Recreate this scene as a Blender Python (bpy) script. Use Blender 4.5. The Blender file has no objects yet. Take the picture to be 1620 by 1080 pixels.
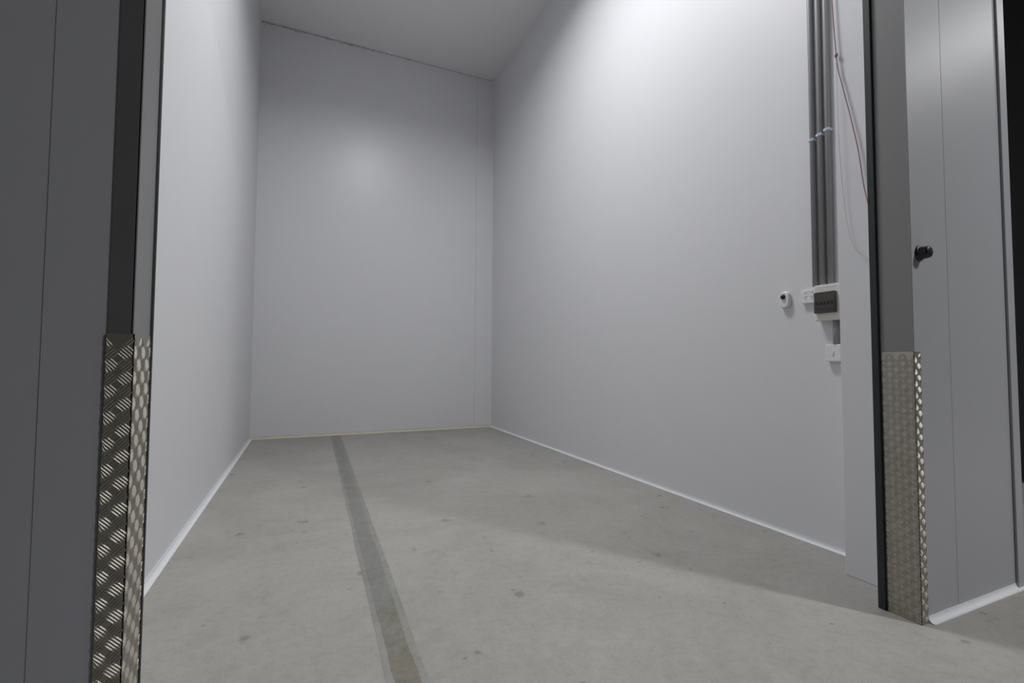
import bpy, bmesh, math, random
from mathutils import Vector, Matrix
random.seed(4)
scene=bpy.context.scene
scene.view_settings.view_transform='Standard'
COL=scene.collection

# ------------------------------------------------------------------ materials
def new_mat(name):
    m=bpy.data.materials.new(name); m.use_nodes=True
    nt=m.node_tree; b=nt.nodes['Principled BSDF']
    return m,nt,b
def simple(name,col,rough=.5,metal=0.,bump=0.,scale=200.,var=0.04):
    m,nt,b=new_mat(name)
    N=nt.nodes; L=nt.links
    tc=N.new('ShaderNodeTexCoord')
    nz=N.new('ShaderNodeTexNoise'); nz.inputs['Scale'].default_value=6
    nz.inputs['Detail'].default_value=4
    L.new(tc.outputs['Object'],nz.inputs['Vector'])
    mx=N.new('ShaderNodeMix'); mx.data_type='RGBA'
    mx.inputs['A'].default_value=(*[c*(1-var) for c in col],1)
    mx.inputs['B'].default_value=(*[min(1,c*(1+var)) for c in col],1)
    L.new(nz.outputs['Fac'],mx.inputs['Factor'])
    L.new(mx.outputs['Result'],b.inputs['Base Color'])
    b.inputs['Roughness'].default_value=rough; b.inputs['Metallic'].default_value=metal
    if bump>0:
        n2=N.new('ShaderNodeTexNoise'); n2.inputs['Scale'].default_value=scale
        L.new(tc.outputs['Object'],n2.inputs['Vector'])
        bp=N.new('ShaderNodeBump'); bp.inputs['Strength'].default_value=bump
        bp.inputs['Distance'].default_value=.002
        L.new(n2.outputs['Fac'],bp.inputs['Height']); L.new(bp.outputs['Normal'],b.inputs['Normal'])
    return m
M_wall=simple('panel_white',(.70,.703,.722),.5,bump=.12,scale=7,var=.012)
M_wallb=simple('panel_white_satin',(.70,.703,.722),.34,bump=.12,scale=7,var=.012)
M_ceil=simple('ceiling_white',(.80,.80,.81),.5,var=.01)
M_ext=simple('panel_exterior_dimmed',(.375,.38,.40),.40,bump=.08,scale=7,var=.02)  # white panel darkened in its colour to stand in for dim aisle light
M_cove=simple('cove_white',(.74,.75,.77),.4)
M_foam=simple('foam_beige',(.58,.56,.47),.8,bump=.5,scale=60,var=.15)
M_bead=simple('foam_grey',(.46,.46,.46),.9,bump=.6,scale=80,var=.4)
M_seam=simple('seam_grey',(.42,.42,.44),.6)
M_grey=simple('jamb_grey',(.23,.23,.232),.4,var=.03)
M_dark=simple('dark_steel',(.11,.108,.107),.45,var=.1)
M_rub=simple('black_rubber',(.014,.019,.019),.5,bump=.4,scale=120)
M_chk=simple('checker_aluminium',(.44,.42,.365),.50,metal=1.,bump=.35,scale=90,var=.15)
M_cond=simple('conduit_grey',(.31,.31,.315),.4)
M_plas=simple('white_plastic',(.76,.76,.76),.35,var=.01)
M_plasc=simple('cream_plastic',(.70,.69,.64),.4,var=.01)
M_smoke=simple('smoked_plastic',(.012,.008,.007),.05)
M_smoke.node_tree.nodes['Principled BSDF'].inputs['Alpha'].default_value=.74
M_black=simple('black_plastic',(.010,.010,.011),.4)
M_tag=simple('tag_blue',(.32,.45,.60),.5)
M_tagw=simple('tag_white',(.66,.70,.74),.5)
M_cord=simple('cord_red',(.40,.24,.25),.7)
M_cord2=simple('cord_pale',(.50,.48,.50),.7)
M_ink=simple('ink_grey',(.40,.40,.41),.6)
M_slot=simple('slot_dark',(.08,.08,.08),.6)
M_outw=simple('aisle_wall',(.05,.05,.055),.7)
M_darkw=simple('wall_painted_shade',(.11,.11,.115),.8)  # dark tone stands in for the bay's lack of light

def noise(N,L,tc,s,d,r=.6,dist=0):
    n=N.new('ShaderNodeTexNoise'); n.inputs['Scale'].default_value=s; n.inputs['Detail'].default_value=d
    n.inputs['Roughness'].default_value=r; n.inputs['Distortion'].default_value=dist
    L.new(tc.outputs['Object'],n.inputs['Vector']); return n
def ramp(N,L,src,stops):
    r=N.new('ShaderNodeValToRGB')
    while len(r.color_ramp.elements)<len(stops): r.color_ramp.elements.new(.5)
    for e,(p,c) in zip(r.color_ramp.elements,stops):
        e.position=p; e.color=(*c,1)
    L.new(src,r.inputs['Fac']); return r.outputs['Color']
def mul(N,L,A,B,f,mode='MULTIPLY'):
    mu=N.new('ShaderNodeMix'); mu.data_type='RGBA'; mu.blend_type=mode; mu.inputs['Factor'].default_value=f
    L.new(A,mu.inputs['A']); L.new(B,mu.inputs['B']); return mu.outputs['Result']
def concrete():
    m,nt,b=new_mat('concrete'); N=nt.nodes; L=nt.links
    tc=N.new('ShaderNodeTexCoord')
    a=noise(N,L,tc,.8,9,.66,1.4); c=noise(N,L,tc,24,9,.82); sp=noise(N,L,tc,26,4,.65)
    g=noise(N,L,tc,150,4,.7); gate=noise(N,L,tc,2.1,2,.5); e=noise(N,L,tc,3.5,9,.78,1.0)
    col=ramp(N,L,a.outputs['Fac'],[(.28,(.302,.295,.270)),(.50,(.350,.343,.318)),(.74,(.395,.388,.362))])
    col=mul(N,L,col,ramp(N,L,c.outputs['Fac'],[(.32,(.86,.86,.86)),(.5,(1,1,1)),(.68,(1.05,1.05,1.05))]),1)
    col=mul(N,L,col,ramp(N,L,e.outputs['Fac'],[(.36,(.93,.93,.925)),(.5,(1,1,1)),(.64,(1.03,1.03,1.03))]),1)
    col=mul(N,L,col,ramp(N,L,g.outputs['Fac'],[(.3,(.86,.86,.86)),(.6,(1.03,1.03,1.03))]),1)
    gm=N.new('ShaderNodeMapRange'); gm.inputs['From Min'].default_value=.49; gm.inputs['From Max'].default_value=.55
    gm.inputs['To Min'].default_value=.08; gm.inputs['To Max'].default_value=0
    gm.inputs['From Min'].default_value=.43; gm.inputs['From Max'].default_value=.50
    L.new(gate.outputs['Fac'],gm.inputs['Value'])
    for sc,lo,hi,dk,off in ((1.5,.014,.055,.42,0),(3.3,.010,.035,.42,7.3)):
        mp=N.new('ShaderNodeMapping'); mp.inputs['Location'].default_value=(off,off*.6,0); L.new(tc.outputs['Object'],mp.inputs['Vector'])
        v=N.new('ShaderNodeTexVoronoi'); v.inputs['Scale'].default_value=sc; v.voronoi_dimensions='2D'; L.new(mp.outputs['Vector'],v.inputs['Vector'])
        ad=N.new('ShaderNodeMath'); ad.operation='MULTIPLY_ADD'; ad.inputs[1].default_value=.2; ad.inputs[2].default_value=-.10
        L.new(sp.outputs['Fac'],ad.inputs[0])
        a2=N.new('ShaderNodeMath'); a2.operation='ADD'; L.new(v.outputs['Distance'],a2.inputs[0]); L.new(ad.outputs[0],a2.inputs[1])
        a3=N.new('ShaderNodeMath'); a3.operation='ADD'; L.new(a2.outputs[0],a3.inputs[0]); L.new(gm.outputs['Result'],a3.inputs[1])
        col=mul(N,L,col,ramp(N,L,a3.outputs[0],[(lo,(dk,dk,dk*.95)),(hi,(1,1,1))]),.6)
    L.new(col,b.inputs['Base Color'])
    b.inputs['Roughness'].default_value=.52
    bp=N.new('ShaderNodeBump'); bp.inputs['Strength'].default_value=.3; bp.inputs['Distance'].default_value=.003
    L.new(c.outputs['Fac'],bp.inputs['Height']); L.new(bp.outputs['Normal'],b.inputs['Normal'])
    return m
M_conc=concrete()
def joint(name,far,near,spot,w,rough):
    m,nt,b=new_mat(name); N=nt.nodes; L=nt.links
    tc=N.new('ShaderNodeTexCoord'); sx=N.new('ShaderNodeSeparateXYZ'); L.new(tc.outputs['Object'],sx.inputs[0])
    a=noise(N,L,tc,6,6,.7,.8); f=noise(N,L,tc,40,6,.75)
    ma=N.new('ShaderNodeMath'); ma.operation='MULTIPLY_ADD'; ma.inputs[1].default_value=w; L.new(a.outputs['Fac'],ma.inputs[0]); L.new(sx.outputs['Y'],ma.inputs[2])
    mr=N.new('ShaderNodeMapRange'); mr.inputs['From Min'].default_value=1.90+w*.5; mr.inputs['From Max'].default_value=2.20+w*.5; L.new(ma.outputs[0],mr.inputs['Value'])
    col=ramp(N,L,mr.outputs['Result'],[(0,near),(1,far)])
    col=mul(N,L,col,ramp(N,L,a.outputs['Fac'],[(.35,(.86,.86,.85)),(.65,(1.10,1.10,1.10))]),1)
    col=mul(N,L,col,ramp(N,L,f.outputs['Fac'],[(.34,(spot,spot,spot)),(.5,(1,1,1))]),1)
    L.new(col,b.inputs['Base Color']); b.inputs['Roughness'].default_value=rough
    bp=N.new('ShaderNodeBump'); bp.inputs['Strength'].default_value=.5; bp.inputs['Distance'].default_value=.004
    L.new(f.outputs['Fac'],bp.inputs['Height']); L.new(bp.outputs['Normal'],b.inputs['Normal'])
    return m
M_jcen=joint('joint_filler',(.215,.213,.200),(.205,.197,.155),.78,2.2,.4)
M_jedge=joint('joint_edge',(.255,.253,.238),(.28,.278,.26),.88,1.2,.55)
def emit(name,col,s):
    m,nt,b=new_mat(name); b.inputs['Base Color'].default_value=(*col,1)
    b.inputs['Emission Color'].default_value=(*col,1); b.inputs['Emission Strength'].default_value=s; return m
M_lamp=emit('lamp_diffuser',(.95,.97,1),2.)

# ------------------------------------------------------------------ mesh helpers
def obj_from_bm(name,bm,mats,smooth=False):
    bmesh.ops.recalc_face_normals(bm,faces=bm.faces)
    me=bpy.data.meshes.new(name); bm.to_mesh(me); bm.free()
    for m in (mats if isinstance(mats,(list,tuple)) else [mats]): me.materials.append(m)
    if smooth:
        for p in me.polygons: p.use_smooth=True
    o=bpy.data.objects.new(name,me); COL.objects.link(o); return o
def add_box(bm,lo,hi,mi=0,bev=0,seg=2):
    lo=Vector(lo);hi=Vector(hi)
    r=bmesh.ops.create_cube(bm,size=1)
    vs=r['verts']
    for v in vs:
        v.co=Vector(((lo.x+hi.x)/2+v.co.x*(hi.x-lo.x),(lo.y+hi.y)/2+v.co.y*(hi.y-lo.y),(lo.z+hi.z)/2+v.co.z*(hi.z-lo.z)))
    fs=set(f for v in vs for f in v.link_faces)
    for f in fs: f.material_index=mi
    if bev>0:
        es=list(set(e for v in vs for e in v.link_edges))
        bmesh.ops.bevel(bm,geom=es,offset=bev,segments=seg,affect='EDGES',profile=.5)
def box(name,lo,hi,mat,bev=0,seg=2):
    bm=bmesh.new(); add_box(bm,lo,hi,0,bev,seg); return obj_from_bm(name,bm,mat)
def boxes(name,lst,mat):
    bm=bmesh.new()
    for lo,hi in lst: add_box(bm,lo,hi)
    return obj_from_bm(name,bm,mat)
def structure(o,label=None):
    o['kind']='structure'
    if label: o['label']=label
    return o
def thing(o,label,cat,group=None):
    o['label']=label; o['category']=cat
    if group: o['group']=group
    return o
def empty(name,loc):
    e=bpy.data.objects.new(name,None); e.empty_display_size=.05; e.location=loc; COL.objects.link(e); return e
def parent(c,p):
    c.parent=p
    c.matrix_parent_inverse=Matrix.Translation(-Vector(p.location))
def lathe(name,profile,center,axis,mat,seg=40):
    ax=Vector(axis).normalized(); up=Vector((0,0,1)) if abs(ax.z)<.9 else Vector((1,0,0))
    u=ax.cross(up).normalized(); w=ax.cross(u)
    bm=bmesh.new(); rings=[]
    for d,r in profile:
        c=Vector(center)+ax*d
        if r<1e-6: rings.append([bm.verts.new(c)])
        else: rings.append([bm.verts.new(c+(u*math.cos(2*math.pi*i/seg)+w*math.sin(2*math.pi*i/seg))*r) for i in range(seg)])
    for a,b in zip(rings,rings[1:]):
        for i in range(seg):
            j=(i+1)%seg
            if len(a)==1 and len(b)==1: continue
            if len(a)==1: bm.faces.new((a[0],b[i],b[j]))
            elif len(b)==1: bm.faces.new((a[i],a[j],b[0]))
            else: bm.faces.new((a[i],a[j],b[j],b[i]))
    return obj_from_bm(name,bm,mat,True)
def tube(name,pts,r,mat,seg=12,smooth=True):
    pts=[Vector(p) for p in pts]; bm=bmesh.new(); rings=[]
    for i,p in enumerate(pts):
        t=(pts[min(i+1,len(pts)-1)]-pts[max(i-1,0)]).normalized()
        up=Vector((1,0,0)) if abs(t.x)<.8 else Vector((0,1,0))
        u=t.cross(up).normalized(); w=t.cross(u)
        rr=r[i] if isinstance(r,list) else r
        rings.append([bm.verts.new(p+(u*math.cos(2*math.pi*k/seg)+w*math.sin(2*math.pi*k/seg))*rr) for k in range(seg)])
    for a,b in zip(rings,rings[1:]):
        for k in range(seg):
            bm.faces.new((a[k],a[(k+1)%seg],b[(k+1)%seg],b[k]))
    bm.faces.new(rings[0]); bm.faces.new(rings[-1])
    return obj_from_bm(name,bm,mat,smooth)
def catmull(P,n=10):
    P=[Vector(p) for p in P]; out=[]
    for i in range(len(P)-1):
        p0=P[max(i-1,0)];p1=P[i];p2=P[i+1];p3=P[min(i+2,len(P)-1)]
        for k in range(n):
            t=k/n
            out.append(.5*((2*p1)+(p2-p0)*t+(2*p0-5*p1+4*p2-p3)*t*t+(3*p1-p0-3*p2+p3)*t**3))
    out.append(P[-1]); return out

# ------------------------------------------------------------------ room dimensions (metres)
XL,XR=-.695,2.858
YB=7.39
H=5.927
YF=1.16
JL,JR=-.317,2.395
YLi,YRi=1.263,1.315
TOP=4.6
PE=3.285     # end of the wall section between the two doorways

structure(box('floor',(-5,-4,-.15),(14,8,0),M_conc))
structure(box('ceiling',(XL-.1,YRi,H),(XR+.1,YB+.1,H+.12),M_ceil))
structure(box('wall_left',(XL-.1,YLi,0),(XL,YB+.1,H),M_wall))
structure(box('wall_right',(XR,YRi,0),(XR+.1,YB+.1,H),M_wall))
structure(box('wall_back',(XL,YB,0),(XR,YB+.1,H),M_wallb))
structure(boxes('wall_front',[((-4.5,YF,0),(JL-.004,YLi,H+.12)),
    ((JR+.004,YF,0),(PE-.004,YRi,H+.12)),
    ((JL-.004,YF,TOP),(JR+.004,YLi,H+.12)),
    ((PE-.004,YF,TOP),(5.9,YRi,H+.12)),((5.9,YF,0),(14,YRi,H+.12))],M_ext))
# neighbouring bay seen past the panel, its shade put into the wall colour
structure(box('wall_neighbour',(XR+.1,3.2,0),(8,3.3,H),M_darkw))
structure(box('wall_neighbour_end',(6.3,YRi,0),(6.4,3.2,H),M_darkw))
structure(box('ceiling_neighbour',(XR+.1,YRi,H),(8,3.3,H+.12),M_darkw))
structure(box('trim_1',(2.60,YRi,0),(XR,1.585,H),M_wall,.003))
xs=2.545
structure(box('trim_2',(xs,YB-.006,.03),(xs+.010,YB,H),M_cove,.0015))
structure(box('trim_19',(xs+.010,YB-.002,.03),(xs+.015,YB,H),M_seam))
structure(box('trim_3',(xs+.015,YB-.0025,.03),(XR,YB,H),M_wallb))

def cove(name,a,b,n,size,mat,ns=5):
    a=Vector(a);b=Vector(b);n=Vector(n)
    prof=[(0,0),(0,size+.004),(.003,size+.004)]
    for i in range(ns+1):
        t=math.pi/2*i/ns
        prof.append((size-(size-.003)*math.cos(t), size-(size-.003)*math.sin(t)))
    prof.append((size+.004,.003)); prof.append((size+.004,0))
    bm=bmesh.new()
    A=[bm.verts.new(a+n*p+Vector((0,0,q))) for p,q in prof]; B=[bm.verts.new(b+n*p+Vector((0,0,q))) for p,q in prof]
    for i in range(len(prof)):
        j=(i+1)%len(prof); bm.faces.new((A[i],A[j],B[j],B[i]))
    bm.faces.new(A); bm.faces.new(B[::-1])
    return structure(obj_from_bm(name,bm,mat))
cove('baseboard_left',(XL,YLi,0),(XL,YB,0),(1,0,0),.026,M_cove)
cove('baseboard_right',(XR,1.585,0),(XR,YB,0),(-1,0,0),.020,M_cove)
cove('baseboard_back',(XL,YB,0),(XR,YB,0),(0,-1,0),.034,M_foam)
cove('baseboard_front',(JR+.05,YF,0),(PE-.004,YF,0),(0,-1,0),.022,M_cove)
cove('baseboard_outer',(-4.5,YF,0),(JL-.05,YF,0),(0,-1,0),.022,M_cove)

pts=[];rad=[]
n=300
for i in range(n+1):
    x=XL+.01+(XR-XL-.02)*i/n
    k=1-.8*min(1,max(0,(x-0.5)/1.0))
    pts.append((x,YB-.004+random.uniform(-.003,.002)*k,H-.004+random.uniform(-.009,.003)*k))
    rad.append((.004+random.random()**4*.020)*k+.002)
structure(tube('trim_4',pts,rad,M_bead,8))

# exterior flashings
structure(box('trim_5',(-.457,YF-.0012,0),(-.362,YF,H),M_ext))
structure(box('trim_6',(2.43,YF-.0010,0),(2.54,YF,H),M_ext))
structure(box('trim_7',(2.69,YF-.0008,0),(PE-.07,YF,H),M_ext))
structure(box('trim_8',(PE-.07,YF-.012,0),(PE,YF,H),M_ext,.004))
# jamb linings
structure(box('trim_9',(JL-.041,YF-.003,0),(JL-.002,YF,TOP+.04),M_dark))
structure(box('trim_10',(JL-.004,YF-.003,0),(JL,YLi,TOP),M_grey))
structure(box('trim_11',(JR,YF-.003,0),(JR+.004,1.285,TOP),M_grey))
structure(box('trim_12',(JR+.002,YF-.003,0),(JR+.04,YF,TOP+.04),M_ext))
structure(box('trim_13',(JL-.004,YF-.003,TOP-.004),(JR+.004,YLi,TOP),M_grey))
structure(box('trim_14',(JL-.01,YLi,0),(JL+.004,YLi+.012,TOP),M_rub,.003))
structure(box('trim_15',(JR-.012,1.285,.0),(JR+.012,YRi+.002,TOP),M_rub,.004))

# floor joint: filled chase
def quad_slab(name,P,z0,z1,mat):
    bm=bmesh.new()
    A=[bm.verts.new((x,y,z0)) for x,y in P]; B=[bm.verts.new((x,y,z1)) for x,y in P]
    k=len(P); bm.faces.new(A); bm.faces.new(B)
    for i in range(k): bm.faces.new((A[i],A[(i+1)%k],B[(i+1)%k],B[i]))
    return structure(obj_from_bm(name,bm,mat))
def strip(name,off0,off1,z,mat,jit):
    L=[];R=[];a=b=0
    for i in range(260):
        a=a*.8+random.uniform(-jit,jit); b=b*.8+random.uniform(-jit,jit)
        y=-1.0+(YB-.03+1.0)*i/259; cx=.342+(y-1.6)*.012
        L.append((cx+off0+a,y)); R.append((cx+off1+b,y))
    return quad_slab(name,L+R[::-1],.0,z,mat)
strip('trim_16',-.070,.070,.0008,M_jedge,.0016)
strip('trim_17',-.044,.040,.0016,M_jcen,.0022)

# ------------------------------------------------------------------ checker plates
def checker(name,faces,label,cellz=.0255):
    Ht=1.148
    bm=bmesh.new()
    for (o,s,w,nrm) in faces:
        o=Vector(o);s=Vector(s);nrm=Vector(nrm);up=Vector((0,0,1))
        c=[o,o+s*w,o+s*w+up*Ht,o+up*Ht]
        F=[bm.verts.new(p) for p in c]; G=[bm.verts.new(p+nrm*.002) for p in c]
        bm.faces.new(F);bm.faces.new(G)
        for i in range(4): bm.faces.new((F[i],F[(i+1)%4],G[(i+1)%4],G[i]))
        nz=int(Ht/cellz)+1; ns=int(math.ceil(w/cellz))+1
        for iz in range(nz):
            for js in range(ns):
                sg=1 if (iz+js)%2 else -1
                d=Vector((math.cos(math.pi/4),sg*math.sin(math.pi/4)))
                pd=Vector((-d.y,d.x))
                for k in (-2,-1,0,1,2):
                    cc=Vector(((js+.25)*cellz,(iz+.5)*cellz+.002))+pd*k*.0052
                    hl=.0145*(1-.10*abs(k)); hw=.0015
                    P=[]
                    for t,q in ((-1,0),(-.5,1),(.5,1),(1,0),(.5,-1),(-.5,-1)):
                        P.append(cc+d*hl*t+pd*hw*q)
                    xs_=[p.x for p in P]; zs_=[p.y for p in P]
                    if max(xs_)<.004 or min(xs_)>w-.004 or min(zs_)<.001 or max(zs_)>Ht-.001: continue
                    def cl(p): return Vector((min(max(p.x,.0005),w-.0005),p.y))
                    P=[cl(p) for p in P]
                    base=[bm.verts.new(o+s*p.x+up*p.y+nrm*.0019) for p in P]
                    t1=cl(cc-d*hl*.5); t2=cl(cc+d*hl*.5)
                    a=bm.verts.new(o+s*t1.x+up*t1.y+nrm*.0034); b=bm.verts.new(o+s*t2.x+up*t2.y+nrm*.0034)
                    bm.faces.new((base[0],base[1],a)); bm.faces.new((base[1],base[2],b,a)); bm.faces.new((base[2],base[3],b))
                    bm.faces.new((base[3],base[4],b)); bm.faces.new((base[4],base[5],a,b)); bm.faces.new((base[5],base[0],a))
    o=obj_from_bm(name,bm,M_chk)
    return thing(o,label,'kick plate','checker plate corner guards on the door jambs')
checker('checker_plate_guard',[((JL,YF-.005,.002),(0,1,0),YLi-YF,(1,0,0)),((JL-.043,YF-.003,.002),(1,0,0),.045,(0,-1,0))],
    'raised five-bar aluminium checker plate wrapping a dark jamb edge')
checker('checker_plate_guard',[((JR,YF-.005,.002),(0,1,0),.125,(-1,0,0)),((JR-.002,YF-.003,.002),(1,0,0),.046,(0,-1,0))],
    'dull aluminium checker plate wrapping the jamb beside the exterior panel')
checker('checker_plate_guard',[((PE+.002,YF-.010,.002),(0,1,0),.12,(1,0,0))],
    'aluminium checker plate on the panel edge next to a dark opening')

# ------------------------------------------------------------------ conduits
top_z=H-.004
cy=[1.870,1.821,1.774]
b0=1.566
for i,y in enumerate(cy):
    x=XR-.018
    e=empty('electrical_conduit',(x,y,b0)); thing(e,'grey rigid plastic electrical conduit clipped to the wall','conduit','conduits running down to the switchboard')
    t=tube('pipe',[(x,y,b0),(x,y,3.0),(x,y,top_z)],.0145,M_cond,20); parent(t,e)
    for zz in (2.475+.012*i,4.6):
        bm=bmesh.new()
        add_box(bm,(x-.0175,y-.0175,zz-.008),(XR,y+.0175,zz+.008),0,.003)
        add_box(bm,(XR-.004,y-.0225,zz-.008),(XR,y+.0225,zz+.008),0,.001)
        s=obj_from_bm('saddle_clip',bm,M_tagw); s['label']='pale blue and white saddle clip'; parent(s,e)
        s2=box('saddle_band',(x-.0182,y-.013,zz-.004),(x-.0170,y+.004,zz+.005),M_tag); parent(s2,e)
e=empty('electrical_conduit',(XR-.018,1.755,1.209)); thing(e,'short grey conduit between switchboard and light switch','conduit','conduits running down to the switchboard')
t=tube('pipe',[(XR-.018,1.755,1.210),(XR-.018,1.755,1.349)],.0145,M_cond,20); parent(t,e)

# ------------------------------------------------------------------ electrical devices
def devbox(parent_obj,name,y0,y1,z0,z1,x0,x1,mat,bev=.004,seg=3,label=None):
    o=box(name,(XR-x1,y0,z0),(XR-x0,y1,z1),mat,bev,seg)
    if label: o['label']=label
    parent(o,parent_obj); return o
by0,by1,bz0,bz1=1.700,1.856,1.350,1.565
db=empty('distribution_board',(XR,(by0+by1)/2,bz0)); thing(db,'cream plastic switchboard with smoked flip cover','electrical panel')
devbox(db,'enclosure',by0,by1,bz0,bz1,0,.052,M_plasc,.006)
wy0,wy1,wz0,wz1=by0+.022,by1-.010,bz0+.044,bz1-.046
for k in range(5):
    yy=wy0+.012+k*.022
    devbox(db,'breaker',yy,yy+.020,wz0+.030,wz1-.028,.050,.060,M_plas,.001)
    devbox(db,'toggle',yy+.006,yy+.014,wz0+.050,wz0+.068,.059,.068,M_black,.001)
devbox(db,'smoked_cover',wy0,wy1,wz0,wz1,.0515,.074,M_smoke,.005,3,'smoked brown transparent hinged cover')
for k in range(7):
    yy=by0+.026+k*.015
    devbox(db,'marking',yy,yy+.009,bz1-.020,bz1-.017,.0515,.0525,M_ink,0)
gy0,gy1,gz0,gz1=1.8575,1.958,1.468,1.552
gp=empty('power_outlet',(XR,(gy0+gy1)/2,gz0)); thing(gp,'white double power outlet mounted beside the switchboard','power outlet')
devbox(gp,'faceplate',gy0,gy1,gz0,gz1,0,.022,M_plas,.004)
for k in (0,1):
    cyy=gy0+.030+k*.042
    for dy,dz,ang in ((-.006,.006,.5),(.006,.006,-.5),(0,-.008,0)):
        bm=bmesh.new(); add_box(bm,(-.0006,-.0012,-.005),(.0006,.0012,.005))
        o=obj_from_bm('socket_slot',bm,M_slot); o.data.transform(Matrix.Translation((XR-.0222,cyy+dy,(gz0+gz1)/2-.008+dz))@Matrix.Rotation(ang,4,'X')); parent(o,gp)
    r=box('rocker',(XR-.0245,cyy-.005,gz1-.020),(XR-.021,cyy+.005,gz1-.008),M_plas,.0015); parent(r,gp)
sy0,sy1,sz0,sz1=1.722,1.812,1.108,1.209
sw=empty('light_switch',(XR,(sy0+sy1)/2,sz0)); thing(sw,'white weatherproof light switch below the switchboard','light switch')
devbox(sw,'faceplate',sy0,sy1,sz0,sz1,0,.030,M_plas,.005)
r=box('rocker',(XR-.0345,(sy0+sy1)/2-.007,(sz0+sz1)/2-.012),(XR-.029,(sy0+sy1)/2+.007,(sz0+sz1)/2+.012),M_plas,.002); parent(r,sw)
def oval(name,cx,cy_,cz,wy,wz,d,mat):
    bm=bmesh.new(); seg=48
    def ring(x,k):
        vs=[]
        for i in range(seg):
            a=2*math.pi*i/seg
            c,s=math.cos(a),math.sin(a); p=2.6
            vs.append(bm.verts.new((x,cy_+wy*k*math.copysign(abs(c)**(2/p),c),cz+wz*k*math.copysign(abs(s)**(2/p),s))))
        return vs
    R=[ring(cx,1),ring(cx-d*.6,1),ring(cx-d*.88,.95),ring(cx-d,.84)]
    for a,b in zip(R,R[1:]):
        for i in range(seg): bm.faces.new((a[i],a[(i+1)%seg],b[(i+1)%seg],b[i]))
    bm.faces.new(R[0]);bm.faces.new(R[-1])
    return obj_from_bm(name,bm,mat,False)
syy,szz=2.072,1.508
sn=empty('alarm_sensor',(XR,syy,szz-.05)); thing(sn,'small white oval wall sensor with black round eye','sensor')
o=oval('housing',XR+.001,syy,szz,.036,.054,.03,M_plas); parent(o,sn)
o=lathe('lens',[(0,.016),(.006,.016),(.012,.012),(.015,.006),(.016,0)],(XR-.0285,syy+.002,szz+.018),(-1,0,0),M_black,32); parent(o,sn)

# door knob
kx,kz=2.458,1.583
kn=empty('door_knob',(kx,YF,kz)); thing(kn,'round black plastic knob mounted on the exterior panel','knob')
o=lathe('base_plate',[(0,.0),(0,.034),(.006,.034),(.010,.031),(.010,0)],(kx,YF-.002,kz),(0,-1,0),M_black); parent(o,kn)
o=lathe('grip',[(0,.029),(.010,.027),(.026,.026),(.032,.024),(.035,.019),(.036,0)],(kx,YF-.010,kz),(0,-1,0),M_black); parent(o,kn)

# release cord
cd=empty('pull_cord',(2.585,1.56,3.0)); thing(cd,'thin faded red pull cord looped beside the door jamb','cord')
X1=2.585
c1=tube('cord',catmull([(X1,1.60,3.9),(X1,1.585,3.3),(X1,1.562,2.76),(X1,1.535,2.58),(X1,1.50,2.40),(X1,1.465,2.2),(X1,1.44,1.99),(X1,1.40,1.80),(X1+.005,1.35,1.70)]),.0030,M_cord,8); parent(c1,cd)
c2=tube('loose_cord',catmull([(X1,1.562,2.76),(X1-.005,1.555,2.3),(X1,1.54,1.97),(X1,1.51,1.74),(X1,1.45,1.64),(X1,1.40,1.60)]),.0011,M_cord2,6); parent(c2,cd)
c2['label']='thin pale loose line'
kt=lathe('knot',[(-.014,0),(-.010,.006),(0,.009),(.010,.006),(.014,0)],(X1,1.562,2.76),(0,0,1),M_cord,14); parent(kt,cd)

# outer aisle shell
structure(box('ceiling_outer',(-5,-4,H),(14,YF,H+.12),M_outw))
structure(box('wall_aisle_added',(-5,-4.1,0),(14,-4,H),M_outw))  # unseen wall, added so the jamb plates reflect something dark
# ------------------------------------------------------------------ luminaires
def luminaire(loc,power,sx_,sy_,label,spread):
    x,y,z=loc
    e=empty('high_bay_light',loc); thing(e,label,'ceiling light')
    bm=bmesh.new(); add_box(bm,(x-sx_/2,y-sy_/2,z),(x+sx_/2,y+sy_/2,H),0,.01)
    b=obj_from_bm('housing',bm,M_plas); parent(b,e)
    bm=bmesh.new(); add_box(bm,(x-sx_/2+.02,y-sy_/2+.02,z-.006),(x+sx_/2-.02,y+sy_/2-.02,z+.002),0)
    d=obj_from_bm('diffuser',bm,M_lamp); parent(d,e)
    ld=bpy.data.lights.new('lamp','AREA'); ld.shape='RECTANGLE'; ld.size=sx_*.95; ld.size_y=sy_*.95; ld.energy=power; ld.color=(.99,.99,1)
    ld.spread=math.radians(spread)
    lo=bpy.data.objects.new('light_source',ld); lo.location=(x,y,z-.012); COL.objects.link(lo); parent(lo,e)
luminaire((1.15,3.3,H-.07),102,.7,1.2,'long white surface mounted ceiling light inside the room',156)
luminaire((4.9,-2.5,H-.07),290,.4,.4,'square white high bay light over the outer aisle',175)
luminaire((8.8,-1.3,H-.07),60,.5,.5,'square white high bay light further along the outer aisle',175)

w=bpy.data.worlds.new('world'); scene.world=w; w.use_nodes=True
w.node_tree.nodes['Background'].inputs[0].default_value=(.52,.53,.56,1)
w.node_tree.nodes['Background'].inputs[1].default_value=.12

# ------------------------------------------------------------------ camera
F,YAW,PITCH,ROLL=741.9,.4122,.0418,-.0056
cam=bpy.data.cameras.new('camera'); co=bpy.data.objects.new('camera',cam); COL.objects.link(co)
cam.sensor_width=36; cam.lens=F/1620*36; cam.clip_start=.02
co.matrix_world=Matrix.Translation((0,0,1.1))@Matrix.Rotation(-YAW,4,'Z')@Matrix.Rotation(math.pi/2+PITCH,4,'X')@Matrix.Rotation(-ROLL,4,'Z')
scene.camera=co
